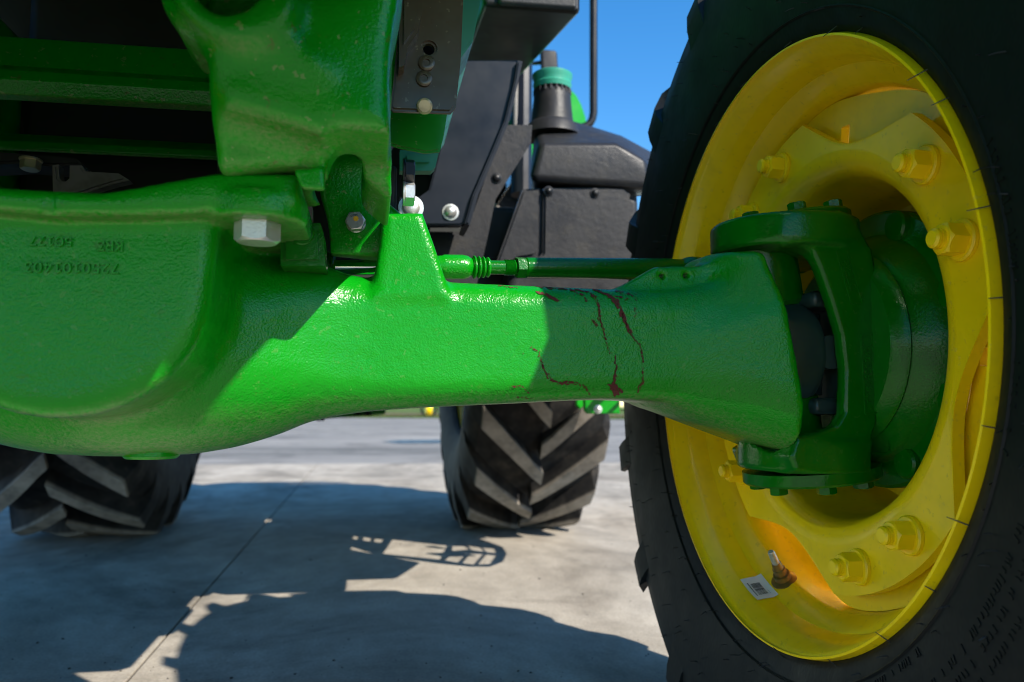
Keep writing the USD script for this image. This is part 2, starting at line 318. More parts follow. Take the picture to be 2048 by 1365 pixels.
part('mulch_bed', sheet(-12, 40, 39, 47, .05), M['mulch'], '/World', label='brown mulch bed beyond the grass verge', category='mulch', kind='structure')
seam = np.array([atZ(a, b, -.008) for a, b in ((763, 884), (800, 880.5), (890, 880), (960, 881), (960, 886), (890, 886), (800, 887))])
part('tar_seam', (seam, [(0, 1, 6), (1, 2, 5), (1, 5, 6), (2, 3, 4), (2, 4, 5)]), M['black'], '/World', label='thin dark tar seam across the asphalt yard', category='tar seam', kind='structure')
# grass verge: many short blades
vs, fs = [], []
r2 = np.random.default_rng(3); N = 9000
bx, by = r2.uniform(-14, 30, N), 33.6 + r2.exponential(1.4, N); bh = r2.uniform(.05, .16, N); ba = r2.uniform(0, np.pi, N); lean = r2.normal(0, .05, (N, 2))
w = .02; dx, dy = w * np.cos(ba), w * np.sin(ba)
V = np.stack([np.c_[bx - dx, by - dy, np.full(N, -.1)], np.c_[bx + dx, by + dy, np.full(N, -.1)], np.c_[bx + lean[:, 0], by + lean[:, 1], bh - .02]], 1).reshape(-1, 3)
part('grass_verge', trimesh.Trimesh(V, np.arange(3 * N).reshape(-1, 3), process=False), M['grass'], '/World', smooth=False, label='strip of short green grass along the far edge of the asphalt', category='grass', kind='stuff')

# ================================================================ the tractor
T = xf('tractor', label='green tractor with yellow wheels seen from below its front axle', category='tractor')
HUB = np.array([.8031, -.0026, .6525])          # front wheel: centre of the inner rim flange
KX = .83                                        # king pin

# ---- front axle housing
g = G((-.9, -.36, .46), (.90, .24, .86), .0042)
ax = np.abs(g.X).ravel()
def col(x, y, Y): return atY(x, y, Y)
cols = [(290, 470, 913), (370, 466, 911), (450, 480, 901), (540, 498, 877), (620, 516, 846), (700, 548, 829), (760, 556, 822), (870, 562, 815), (1000, 568, 809), (1240, 578, 800), (1320, 578, 804), (1400, 566, 826), (1470, 542, 850), (1540, 530, 866), (1640, 524, 876)]
st = []
for px, yt, yb in cols:
    a, b = atY(px, yt, -.06), atY(px, yb, -.06); st.append(((a[0] + b[0]) / 2, (a[2] + b[2]) / 2, (a[2] - b[2]) / 2))
st = np.array(st); hy = [.175, .165, .150, .125, .104, .090, .086, .084, .082, .080, .082, .086, .092, .098, .104]
rr = [.13, .125, .115, .09, .065, .045, .038, .034, .032, .030, .032, .040, .06, .075, .085]
st = np.vstack([[0.0, st[0, 1], st[0, 2] * 1.0], st]); hy = [.178] + hy; rr = [.135] + rr
f = lambda q: PchipInterpolator(st[:, 0], q, extrapolate=True)(np.clip(ax, 0, st[-1, 0])).astype(np.float32).reshape(-1, 1, 1)
zc, hz, hY, R = f(st[:, 1]), f(st[:, 2]), f(hy), f(rr)
R = np.minimum(R, hz - .004)
qy, qz = np.abs(g.Y) - hY + R, np.abs(g.Z - zc) - hz + R
beam = np.minimum(np.maximum(qy, qz), 0) + np.sqrt(np.maximum(qy, 0) ** 2 + np.maximum(qz, 0) ** 2) - R
beam = beam * .9
gm = type('g', (), {})(); gm.X, gm.Y, gm.Z = np.abs(g.X), g.Y, g.Z
beam = np.maximum(beam, gm.X - .80)
# bell towards the king pin
mouth = lambda z: .800 - .16 * (z - .64)
hb_ = np.clip(.101 + .32 * (gm.X - .72), .05, .125); rb_ = .076
qa, qb = np.abs(gm.Y) - hb_ + rb_, np.abs(gm.Z - .636) - hb_ + rb_
bell = (np.minimum(np.maximum(qa, qb), 0) + np.sqrt(np.maximum(qa, 0) ** 2 + np.maximum(qb, 0) ** 2) - rb_) * .94
bell = np.maximum(bell, .62 - gm.X)
A = smin(beam, bell, .016)
# cover of the differential: a U-shaped block standing proud in front
U = [(-.130, .745), (.130, .745), (.128, .70)] + [(.125 * math.cos(t), .668 - .116 * math.sin(t)) for t in np.linspace(.05, math.pi - .05, 18)] + [(-.128, .70)]
blk = ext(gm, U, -.265, .10, .018)
A = smin(A, blk, .014)
rim = np.abs(poly2(np.array(U) * [1, 1], gm.X, gm.Z) + .010) - .008
# top flange of the axle with its two feet
top = [(0, 355), (60, 368), (130, 379), (200, 382), (270, 371), (350, 356), (440, 341), (590, 345), (598, 350), (598, 412), (585, 415), (440, 415), (380, 425), (250, 428), (100, 428), (0, 428)]
TP = xz(top, -.295); TP = TP[TP[:, 0] > -.005]
k0 = np.argmin(TP[:9, 0]); TPr = np.vstack([[0, TP[0, 1]], TP, [0, TP[-1, 1]]])
pad_ = ext(gm, TPr, -.295, .08, .010)
pad_ = np.maximum(pad_, -1)
A = smin(A, pad_, .010)
# foot underside boss
bz = atY(515, 428, -.27)
A = smin(A, cyl(gm, (.166, -.262, bz[2] + .004), 2, .043, .012, .004), .006)
# lug for the steering rod
A = smin(A, np.maximum(ext(gm, xz([(766, 424), (846, 424), (870, 490), (893, 560), (900, 600), (742, 600), (748, 556), (758, 490)], -.086), -.086, -.030, .009), -9), .010)
# plate on the rear top of the beam with two holes
lug = ext(gm, xz([(1236, 600), (1236, 576), (1312, 533), (1462, 531), (1500, 600)], -.058), -.058, -.036, .004)
A = smin(A, lug, .008)
for px in (1326, 1373):
    c = atY(px, 552, -.058); A = smax(A, -cyl(gm, (c[0], -.05, c[2]), 1, .0042, .05, .0005), .001)
# the open mouth towards the joint
A = smin(A, cyl(gm, (.775, 0, .700), 2, .086, .066, .012), .030)
lim = gm.X - (.780 - .150 * (gm.Z - .637))
A = smax(A, lim, .010)
A = smax(A, -sbox(gm, (.83, 0, .637), (.10, .095, .095), .05), .007)
axm = surfnet(g, A)
axle = part('axle_housing', axm, M['axle'], T, smooth=True)
for s_, hh, (px, py) in (('7250101403', .0088, (145, 537)), ('KR3', .0085, (221, 493)), ('5C177', .0078, (103, 484))):
    o = atY(px, py, -.2652); part('casting_number', text_on(s_, hh, o, (-1, 0, -.02), (0, 0, -1), .0024), M['axle'], axle)
# rusty scrapes across the beam: thin irregular patches lying on its front face
from scipy.ndimage import map_coordinates
ys_ = g.Y.ravel()
def front_y(x, z):
    ix, iz = (x - g.o[0]) / g.h, (z - g.o[2]) / g.h
    colv = map_coordinates(A, [np.full(len(ys_), ix), np.arange(len(ys_)), np.full(len(ys_), iz)], order=1)
    k = np.argmax(colv < 0)
    return ys_[k - 1] + (ys_[k] - ys_[k - 1]) * colv[k - 1] / (colv[k - 1] - colv[k])
r6 = random.Random(9)
def scrape(pl, w0, gap=.12):
    tv, tf = [], []
    def blob(x, z, r, ux=1.0, uz=0.0, e=1.0):
        n = r6.randint(6, 9); ang = r6.uniform(0, 6); ids = []
        pts = [(x, z)]
        for k in range(n):
            q_, c_, s_ = r * r6.uniform(.4, 1.3), math.cos(ang + 6.283 * k / n), math.sin(ang + 6.283 * k / n)
            pts.append((x + q_ * (c_ * e * ux - s_ * uz), z + q_ * (c_ * e * uz + s_ * ux)))
        b = len(tv)
        for j, (a_, c_) in enumerate(pts):
            try: y_ = front_y(a_, c_)
            except Exception: return
            tv.append((a_, y_ - .0010, c_))
        tf.extend([(b, b + 1 + k, b + 1 + (k + 1) % n) for k in range(n)])
    P_ = [atY(a_, b_, -.083)[[0, 2]] for a_, b_ in pl]
    for (x0, z0), (x1, z1) in zip(P_[:-1], P_[1:]):
        L = math.hypot(x1 - x0, z1 - z0); n = max(2, int(L / .0011)); dens = r6.uniform(.5, 1.2)
        for k in range(n):
            if r6.random() < gap: continue
            t = k / n; j = .0011 * dens
            blob(x0 + (x1 - x0) * t + r6.gauss(0, j), z0 + (z1 - z0) * t + r6.gauss(0, j), w0 * 1.35 * dens * r6.uniform(.3, 1.0), (x1 - x0) / L, (z1 - z0) / L, 2.4)
        for k in range(max(1, n // 6)):
            t = r6.random(); blob(x0 + (x1 - x0) * t + r6.gauss(0, .004), z0 + (z1 - z0) * t + r6.gauss(0, .004), r6.uniform(.0003, .0007))
    part('rust_scrape', trimesh.Trimesh(np.array(tv), np.array(tf), process=False), M['scrape'], axle, smooth=False, kind='stuff')
for pl, w in (([(1081, 568), (1119, 573), (1152, 575), (1181, 581), (1194, 592), (1198, 617), (1204, 646)], .0013), ([(1204, 646), (1214, 683), (1221, 712)], .0007), ([(1152, 577), (1169, 588), (1176, 604)], .0009),
              ([(1198, 575), (1223, 590), (1241, 609), (1245, 625)], .0016), ([(1245, 625), (1252, 646), (1264, 671)], .0024), ([(1264, 671), (1281, 692), (1287, 721), (1287, 762), (1281, 785)], .0009),
              ([(1231, 712), (1233, 733), (1231, 754)], .0012), ([(1231, 754), (1227, 775), (1243, 788)], .0026), ([(1061, 694), (1077, 704), (1084, 725), (1092, 746), (1104, 762), (1125, 766)], .0010), ([(1125, 766), (1156, 766), (1177, 777), (1187, 792)], .0012),
              ([(1025, 773), (1046, 773), (1061, 787)], .0011), ([(1000, 567), (1040, 572)], .0009), ([(1077, 582), (1098, 590), (1117, 600)], .0018), ([(1239, 579), (1264, 586), (1279, 600)], .0009), ([(1272, 617), (1272, 634)], .0008), ([(1241, 592), (1262, 598)], .0008), ([(1036, 795), (1071, 797)], .0009), ([(1186, 640), (1196, 655)], .0009)):
    scrape(pl, w)
part('drain_plug', orient(lathe([(0, 0), (0, .030), (.007, .030), (.010, .027), (.010, 0)], 36), (.03, -.055, .5145), (0, 0, -1)), M['axle'], axle)
# king pin bosses reaching into the fork, left and right
for sgn in (1, -1):
    for bs in (orient(lathe([(-.05, 0), (-.05, .050), (.026, .050), (.032, .044), (.032, 0)], 40), (.805, .01, .735), (.14, 0, -1)),
               orient(lathe([(-.05, 0), (-.05, .052), (.030, .052), (.036, .046), (.036, 0)], 40), (.828, .01, .548), (-.14, 0, 1))):
        part('king_pin_boss', bs if sgn > 0 else mirror(bs), M['knuckle'], axle)

# ---- steering knuckle: the fork around the end of the axle
def fork():
    g = G((.66, -.20, .42), (1.02, .20, .86), .0034)
    outline = [(1572, 489), (1558, 470), (1566, 438), (1600, 423), (1680, 417), (1690, 440), (1722, 462), (1748, 498), (1760, 560), (1764, 650), (1765, 760), (1757, 850), (1738, 895), (1722, 925), (1640, 938), (1592, 944), (1580, 915), (1592, 874), (1638, 866), (1672, 852), (1688, 826), (1690, 740), (1682, 670), (1664, 610), (1642, 545), (1624, 503), (1602, 487)]
    B = ext(g, xz(outline, -.085), -.085, .085, .008)
    tp, bt = atY(1560, 455, -.08)[2], atY(1560, 915, -.08)[2]
    arm_u = cyl(g, (KX + .002, 0, tp), 2, .100, .021, .006)
    arm_l = cyl(g, (KX + .030, 0, bt), 2, .093, .021, .006)
    keep = xz([(1690, 400), (1690, 960)], -.085)[0, 0]
    B = smin(B, np.maximum(arm_u, g.X - .90), .012)
    B = smin(B, np.maximum(arm_l, g.X - .90), .012)
    # socket for the drive joint behind the web, turning into the round spindle housing
    hs = cyl(g, (.965, 0, .640), 0, .150, .035, .02, taper=.35)
    B = smin(B, hs, .02)
    B = smax(B, -sbox(g, (.89, .014, .640), (.12, .078, .130), .020), .005)
    return surfnet(g, B)
fk = fork()
zt = atY(1560, 425, -.08)[2] + .001
def knuckle(sgn):
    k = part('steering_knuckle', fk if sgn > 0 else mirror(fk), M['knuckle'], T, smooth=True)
    fl = (lambda m: m) if sgn > 0 else mirror
    cap_ = [fl(orient(lathe([(-.004, 0), (-.004, .088), (.007, .088), (.010, .085), (.010, .05), (.014, .045), (.014, 0)], 48), (KX + .002, 0, zt - .002), (-.14, 0, 1)))]
    zb = atY(1560, 951, -.085)[2]
    cap_.append(fl(orient(lathe([(-.004, 0), (-.004, .090), (.010, .090), (.013, .087), (.013, 0)], 48), (KX + .034, 0, zb - .001), (.10, 0, -1))))
    for c in cap_: part('bearing_cap', c, M['knuckle'], k)
    for t in np.radians((205, 255, 305, 145, 355)):
        part('cap_bolt', fl(hexbolt((KX + .002 + .070 * math.cos(t), .070 * math.sin(t), zt + .008 - .010 * math.cos(t) * -1), (-.14, 0, 1), .021, .011, spin=t)), M['knuckle'], k)
        part('cap_bolt', fl(hexbolt((KX + .034 + .070 * math.cos(t), .070 * math.sin(t), zb - .012 + .007 * math.cos(t) * 1), (.10, 0, -1), .022, .012, spin=t)), M['knuckle'], k)
    return k
kn = knuckle(1); knuckle(-1)
# framed cast numbers on the front of the fork
def framed(poly, s_, a, b, h):
    Pq = xz(poly, -.0855); q = sg.Polygon(Pq).buffer(-.003).buffer(.003); e = trimesh.creation.extrude_polygon(q.difference(q.buffer(-.0022)), .0016, engine='earcut')
    v = np.array(e.vertices); e.vertices = np.c_[v[:, 0], -.0846 - v[:, 2], v[:, 1]]
    part('number_frame', e, M['knuckle'], kn)
    A_, B_ = atY(*a, -.0848), atY(*b, -.0848); up_ = np.cross([0, -1, 0], B_ - A_)
    part('casting_number', text_on(s_, h, (A_ + B_) / 2, B_ - A_, up_, .0016), M['knuckle'], kn)
framed([(1671, 500), (1696, 500), (1728, 607), (1702, 609)], 'DTF28', (1712, 592), (1684, 508), .0095)
framed([(1721, 668), (1745, 666), (1754, 828), (1730, 832)], '7250800261', (1741, 822), (1732, 676), .0085)

# ---- drive joint seen through the fork
dj = xf('drive_joint', T)
part('joint_cup', orient(lathe([(-.06, 0), (-.06, .060), (-.02, .072), (.02, .072), (.033, .066), (.035, .03), (.02, .02), (.02, 0)], 48), (.818, 0, .640), (1, 0, 0)), M['joint'], dj)
part('joint_cross', cat([orient(lathe([(-.055, 0), (-.055, .019), (.055, .019), (.055, 0)], 28), (.862, 0, .64), (0, 0, 1)), orient(lathe([(-.06, 0), (-.06, .022), (.06, .022), (.06, 0)], 28), (.862, 0, .64), (0, 1, 0))]), M['joint'], dj)
part('joint_yoke', cat([rbox([.84, -.055, .70], [.93, .055, .722], .008), rbox([.84, -.055, .558], [.93, .055, .58], .008), orient(lathe([(0, 0), (0, .07), (.05, .085), (.05, 0)], 40), (.885, 0, .64), (1, 0, 0))]), M['joint'], dj)

# ---- planetary hub
for sgn in (1, -1):
    hm = lathe_x([(.992, .0), (.992, .076), (.907, .076), (.905, .080), (.905, .118), (.912, .128), (.922, .134), (.926, .131), (.932, .138), (.950, .152), (.958, .158), (.962, .168), (.965, .188), (.969, .192), (.986, .192), (.990, .188), (.990, .165), (1.06, .165), (1.12, .14), (1.16, .12), (1.165, .11), (1.165, .0)], 128)
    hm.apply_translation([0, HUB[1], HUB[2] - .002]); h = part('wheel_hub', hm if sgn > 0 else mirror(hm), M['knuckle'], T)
    for a in np.radians((112, 161, 205, 246, 290, 335, 20, 66)):
        b = orient(lathe([(0, 0), (0, .021), (.010, .021), (.013, .018), (.013, 0)], 28), (.966, HUB[1] + .170 * math.cos(a), HUB[2] + .170 * math.sin(a)), (-1, 0, 0))
        part('hub_bolt', b if sgn > 0 else mirror(b), M['knuckle'], h)

# ---- front wheel, in its own frame: origin at the middle of the inner rim flange, +x outwards
W_ = .36
half = [(0, .3970), (.003, .3995), (.007, .396), (.012, .389), (.030, .381), (.036, .378), (.062, .373), (.068, .366), (.084, .353), (.092, .349), (.118, .345), (.130, .335), (.140, .322), (.180, .318)]
rimp = half + [(W_ - a, r) for a, r in half[::-1]]
rimp2 = [(a + (.004 if a < W_ / 2 else -.004), r + .006) for a, r in rimp[::-1]]
rimp2[0], rimp2[-1] = (W_ - .0005, .3998), (.0005, .3998)
rimp2[1], rimp2[-2] = (W_ - .006, .4008), (.006, .4008)
def wheel_disc():
    n = 720; ph = np.arange(n) / n * 2 * np.pi; d = (np.degrees(ph) - 61 + 45) % 90 - 45; t = np.clip((np.abs(d) - 23.0) / 22.0, 0, 1)
    ro = .328 - .054 * np.sin(t * np.pi / 2) ** .9
    arc = [(.074 + .030 * (1 - math.sin(q)), .232 + .030 * (1 - math.cos(q)) ) for q in np.linspace(math.pi / 2, 0, 8)]
    prof = [(.074, None), (.0745, .300), (.074, .268)] + [(.074 + .034 * (1 - math.cos(q)), .268 - .036 * math.sin(q)) for q in np.linspace(.1, math.pi / 2, 9)] + [(.150, .226), (.215, .220), (.228, .212), (.232, .200), (.232, .120)]
    back = [(.246, .120), (.246, .205), (.238, .222), (.222, .234), (.150, .240), (.120, .246), (.104, .258), (.090, .276), (.088, .300), (.088, None)]
    rings = prof + back
    v = []
    for a, r in rings:
        r_ = ro if r is None else np.minimum(r, ro - .004); v.append(np.c_[np.full(n, a), r_ * np.cos(ph), r_ * np.sin(ph)])
    v = np.vstack(v); m = len(rings); f = []
    j = np.arange(n); k = (j + 1) % n
    for i in range(m):
        i2 = (i + 1) % m; f.append(np.c_[i * n + j, i2 * n + j, i2 * n + k]); f.append(np.c_[i * n + j, i2 * n + k, i * n + k])
    return trimesh.Trimesh(v, np.vstack(f)[:, ::-1], process=False)
def rim_ring():
    ph = np.radians(np.arange(0, 360, 1.5)); d = (np.degrees(ph) - 61 + 45) % 90 - 45; t = np.clip((np.abs(d) - 26) / 19.0, 0, 1); t = t * t * (3 - 2 * t)
    dd = np.abs((np.degrees(ph) - 292 + 180) % 360 - 180); u_ = np.clip(1 - dd / 30, 0, 1); u_ = u_ * u_ * (3 - 2 * u_)
    ro = .347 - .007 * t - .050 * u_
    q = sg.Polygon(np.c_[ro * np.cos(ph), ro * np.sin(ph)], [np.c_[.262 * np.cos(ph), .262 * np.sin(ph)]])
    for c in (96, 186, 276, 6):
        a = math.radians(c); u = np.array([math.cos(a), math.sin(a)]); w = np.array([-u[1], u[0]]); o = u * .292
        q = q.difference(sg.Polygon([o + u * i + w * j for i, j in ((-.02, -.008), (-.02, .008), (.012, .008), (.012, -.008))]).buffer(.002))
    e = trimesh.creation.extrude_polygon(q, .012, engine='earcut'); v = np.array(e.vertices); e.vertices = np.c_[.100 + v[:, 2], v[:, 0], v[:, 1]]; return e
def tyre(ac, half_w, R_out, lug_h, carc, n_lugs, lead, lug_w, flip, sidewall_end, nseg=160):
    """carc: (axial offset from the centre towards the side, radius) of the half section from bead to crown"""
    full = [(ac - a, r) for a, r in carc] + [(ac + a, r) for a, r in carc[::-1]]
    inner = [(a, min(r, carc[0][1]) - .004) for a, r in (full[-1], full[0])]
    body = lathe_x(full + [(full[-1][0] - .02, carc[0][1] + .02), (full[0][0] + .02, carc[0][1] + .02), full[0]], nseg)
    C = np.array(carc); L_ = np.r_[0, np.cumsum(np.hypot(*np.diff(C, axis=0).T))]
    # arc length from the crown out over the shoulder to sidewall_end
    crown = L_[-1]; s_end = sidewall_end
    ms = [body]
    ss = np.array([0, .12, .3, .5, .7, .86, .95, 1.0, 1.12, 1.28, 1.46])
    sh = np.argmin(np.abs(C[:, 0] - half_w) + 10 * (C[:, 1] < C[-1, 1] - .06))
    Ls = crown - L_[sh]
    for side in (-1, 1):
        for i in range(n_lugs):
            p0 = (i + (.5 if side > 0 else 0)) / n_lugs * 2 * np.pi; rows = []
            for s in ss:
                lo = crown - s * Ls
                ca, cr = np.interp(lo, L_, C[:, 0]), np.interp(lo, L_, C[:, 1])
                out = min(1.0, 1.0) if s <= .95 else max(0.10, 1 - (s - .95) / .52)
                a_t = min(ca, half_w) if s <= 1 else ca + .020 * out
                r_t = R_out - .006 * s * s if s <= 1.0 else np.interp(lo, L_, C[:, 1]) + lug_h * out * .75
                phi = p0 + flip * lead * (min(s, 1.05) ** .9 - .04)
                wt, wb = lug_w * (.85 + .3 * s) / cr / 2, lug_w * (1.08 + .30 * s) / cr / 2
                if s == 0: a_t = -.012
                rows.append((side * (a_t if s else -.012), side * (ca if s else -.010), r_t, cr - .012, phi, wt, wb))
            v = []
            for at_, ab, rt_, rb, phi, wt, wb in rows:
                for a, r, q in ((ab, rb, phi - wb), (at_, rt_, phi - wt), (at_, rt_, phi + wt), (ab, rb, phi + wb)):
                    v.append((ac + a, r * math.cos(q), r * math.sin(q)))
            f = []; n = len(rows)
            for k in range(n - 1):
                for c in range(3):
                    q = (k * 4 + c, k * 4 + c + 1, k * 4 + c + 5, k * 4 + c + 4); f += [(q[0], q[1], q[2]), (q[0], q[2], q[3])]
            f += [(0, 3, 2), (0, 2, 1), (4 * n - 4, 4 * n - 3, 4 * n - 2), (4 * n - 4, 4 * n - 2, 4 * n - 1)]
            me = trimesh.Trimesh(np.array(v), np.array(f), process=False)
            if me.volume < 0: me.invert()
            ms.append(me)
    return cat(ms)
FT = dict(ac=.185, half_w=.172, R_out=.718, lug_h=.038, n_lugs=17, lead=-.30, lug_w=.042, flip=1, sidewall_end=.62,
          carc=[(.160, .4012), (.174, .4022), (.181, .411), (.190, .435), (.197, .480), (.198, .530), (.194, .585), (.186, .630), (.166, .660), (.12, .674), (.06, .680), (.0, .682)])
fw = xf('front_wheel', T, loc=HUB, roty=.83)
part('tyre', tyre(**FT), M['rubber'], fw, smooth=28)
part('rim', lathe_x(rimp + rimp2 + rimp[:1], 192), M['yellow'], fw, smooth=35)
part('rim_lug_ring', rim_ring(), M['yellow'], fw)
part('wheel_disc', wheel_disc(), M['yellow'], fw, smooth=32)
for c in (61, 151, 241, 331):
    for o in (-10.8, 10.8):
        a = math.radians(c + o)
        part('lug_nut', hexbolt((.0738, .295 * math.cos(a), .295 * math.sin(a)), (-1, 0, 0), .031, .021, wr=.0225, wt=.006, stud=.011, sr=.0105, spin=a + .35), M['nut'], fw)
# valve
a = math.radians(-72.2); u = np.array([0, math.cos(a), math.sin(a)])
vb = np.array([.081, *(u[1:] * .354)]); vd = -u + np.array([-.62, 0, 0]); vd /= np.linalg.norm(vd)
vst = part('valve_stem', orient(lathe([(-.006, 0), (-.006, .019), (-.001, .019), (.001, .015), (.002, .0125), (.010, .0125), (.011, .0095), (.020, .0095), (.021, .008), (.030, .007), (.031, .0065), (.031, 0)], 24), vb, vd), M['brass'], fw)
part('valve_cap', orient(lathe([(.031, 0), (.031, .0058), (.050, .0052), (.0525, .004), (.0525, 0)], 20), vb, vd), M['zinc'], fw)
# printed label stuck inside the rim
def on_rim(a, phi, lift=.0008):
    r = np.interp(a, [p[0] for p in rimp[:10]], [p[1] for p in rimp[:10]]) - lift; return np.array([a, r * math.cos(phi), r * math.sin(phi)])
def rim_patch(a0, a1, p0, p1, n=8, lift=.0008, curl=0.0):
    v = []; f = []
    for i in range(n + 1):
        for j in range(5):
            t, s = i / n, j / 4; v.append(on_rim(a0 + (a1 - a0) * s, p0 + (p1 - p0) * t, lift + curl * t ** 3 * (1 - s)))
    for i in range(n):
        for j in range(4): k = i * 5 + j; f += [(k, k + 1, k + 6), (k, k + 6, k + 5)]
    return trimesh.Trimesh(np.array(v), np.array(f), process=False)
lp0, lp1 = math.radians(-66.3), math.radians(-75.2)
part('barcode_label', rim_patch(.0336, .0655, lp0, lp1, curl=.002), M['label'], fw)
bars = []; q = .28
r3 = random.Random(5)
while q < .80:
    w = r3.choice((.008, .014, .022)); t0, t1 = lp0 + (lp1 - lp0) * q, lp0 + (lp1 - lp0) * (q + w); bars.append(rim_patch(.0420, .0560, t0, t1, 1, .0013 + .002 * q ** 3 * .6)); q += w + r3.choice((.010, .018))
for k in range(3):
    q = .22
    while q < .82:
        w = r3.uniform(.012, .035); bars.append(rim_patch((.0380, .0590, .0615)[k], (.0398, .0600, .0625)[k], lp0 + (lp1 - lp0) * q, lp0 + (lp1 - lp0) * (q + w), 1, .0013 + .002 * q ** 3 * .6)); q += w + .012
part('barcode_print', cat(bars), M['ink'], fw)
# sidewall lettering and moulding hairs
carc = np.array(FT['carc'])
def side_pt(r, phi, lift=0.0):
    a = FT['ac'] - np.interp(r, carc[:8, 1], carc[:8, 0]) - lift; return np.stack(np.broadcast_arrays(a, r * np.cos(phi), r * np.sin(phi)), -1)
def sidewall_text(s_, h, rbase, phi0, ridge=None, flipc=1, depth=.0012, outline=False):
    t = meshkit.text_mesh(s_, h, 1.0, True)
    if outline:
        from shapely.ops import unary_union
        sec = t.section(plane_origin=[0, 0, .5], plane_normal=[0, 0, 1]); pl, Tm = sec.to_2D(); ps = [p.buffer(.0004) for p in pl.polygons_full]
        ms = []
        for p in ps:
            p = p.buffer(h * .02); ring = p.difference(p.buffer(-.0035))
            for q in getattr(ring, 'geoms', [ring]):
                e = trimesh.creation.extrude_polygon(q, 1.0, engine='earcut'); vv = np.array(e.vertices); vv = np.c_[vv[:, :2], vv[:, 2]]; vv[:, :3] = (Tm @ np.c_[vv[:, :2], np.zeros(len(vv)), np.ones(len(vv))].T).T[:, :3] * [1, 1, 0] + np.c_[np.zeros((len(vv), 2)), vv[:, 2]]; e.vertices = vv; ms.append(e)
        t = cat(ms)
    t = t.subdivide_to_size(h * .35) if False else t
    v = np.array(t.vertices); x, y, z = v[:, 0], v[:, 1], v[:, 2]
    phi = phi0 - flipc * x / (rbase + h / 2); r = rbase + y
    t.vertices = side_pt(r, phi, np.where(z > .5, depth, -.004)); return t
part('sidewall_lettering', sidewall_text('OTOIO', .060, .535, math.radians(150), outline=True, depth=.004), M['rubber'], fw, smooth=False)
# rows of small raised moulding marks, too fine to read
marks = []; r5 = random.Random(21)
for rb, d0, d1, hh in ((.432, 186, 196, .008), (.436, 226, 246, .009), (.470, 196, 250, .009), (.486, 205, 262, .007), (.502, 210, 258, .007), (.430, 160, 176, .012)):
    q = math.radians(d0)
    while q < math.radians(d1):
        w = r5.uniform(.003, .007) / rb; ah, dq = r5.uniform(.6, 1) * hh, r5.uniform(-.4, .4) * w
        v = [side_pt(rb, q, -.002), side_pt(rb, q + w * .5, -.002), side_pt(rb + ah, q + w * .5 + dq, -.002), side_pt(rb + ah, q + dq, -.002)]; v += [side_pt(a_, b_, .0011) for a_, b_ in ((rb, q), (rb, q + w * .5), (rb + ah, q + w * .5 + dq), (rb + ah, q + dq))]
        marks.append(trimesh.convex.convex_hull(np.array(v))); q += w * r5.choice((1.0, 1.3, 1.3, 3.2))
part('moulding_marks', cat(marks), M['rubber'], fw, smooth=False, kind='stuff')
rings = [lathe_x([(FT['ac'] - a - .0001, r - .002), (FT['ac'] - a - .0022, r), (FT['ac'] - a - .0001, r + .002)], 144) for a, r in ((.1885, .430),)]
part('sidewall_rib', cat(rings), M['rubber'], fw, smooth=False)
hv, hf = [], []
hr = random.Random(11)
def hair(p0, d, L, bend):
    p0, d = np.asarray(p0), np.asarray(d) / np.linalg.norm(d); pts = [p0 + d * L * t + np.array([0, 0, -bend * t * t]) for t in (0, .5, 1)]
    m = tube(pts, [.00075, .00065, .0004], 5); return m
hs = []
for k in range(260):
    ph = 2 * math.pi * (k + hr.uniform(-.4, .4)) / 260; r = hr.choice((.425, .44, .462, .49, .525, .56, .60, .63)) + hr.uniform(-.006, .006)
    p = side_pt(r, ph, -.001); d = np.array([-1, hr.uniform(-.9, .3), hr.uniform(-.25, .25)]); hs.append(hair(p, d, hr.uniform(.007, .017), hr.uniform(0, .003)))
for k in range(26):
    ph = 2 * math.pi * (k + hr.uniform(-.3, .3)) / 26; p = side_pt(.408, ph, .0); hs.append(hair(p, np.array([-1, -math.cos(ph) * .9 + hr.uniform(-.3, .3), -math.sin(ph) * .9]), hr.uniform(.010, .022), 0))
part('rubber_hair', cat(hs), M['ink'], fw, kind='stuff', label='short black moulding hairs left on the tyre sidewall')
# the other front wheel
o = xf('front_wheel', T, loc=(-HUB[0], HUB[1], HUB[2]), rotz=180, roty=.83)
stage.GetPrimAtPath(o).GetReferences().AddInternalReference(fw)
stage.GetPrimAtPath(o).SetInstanceable(True)

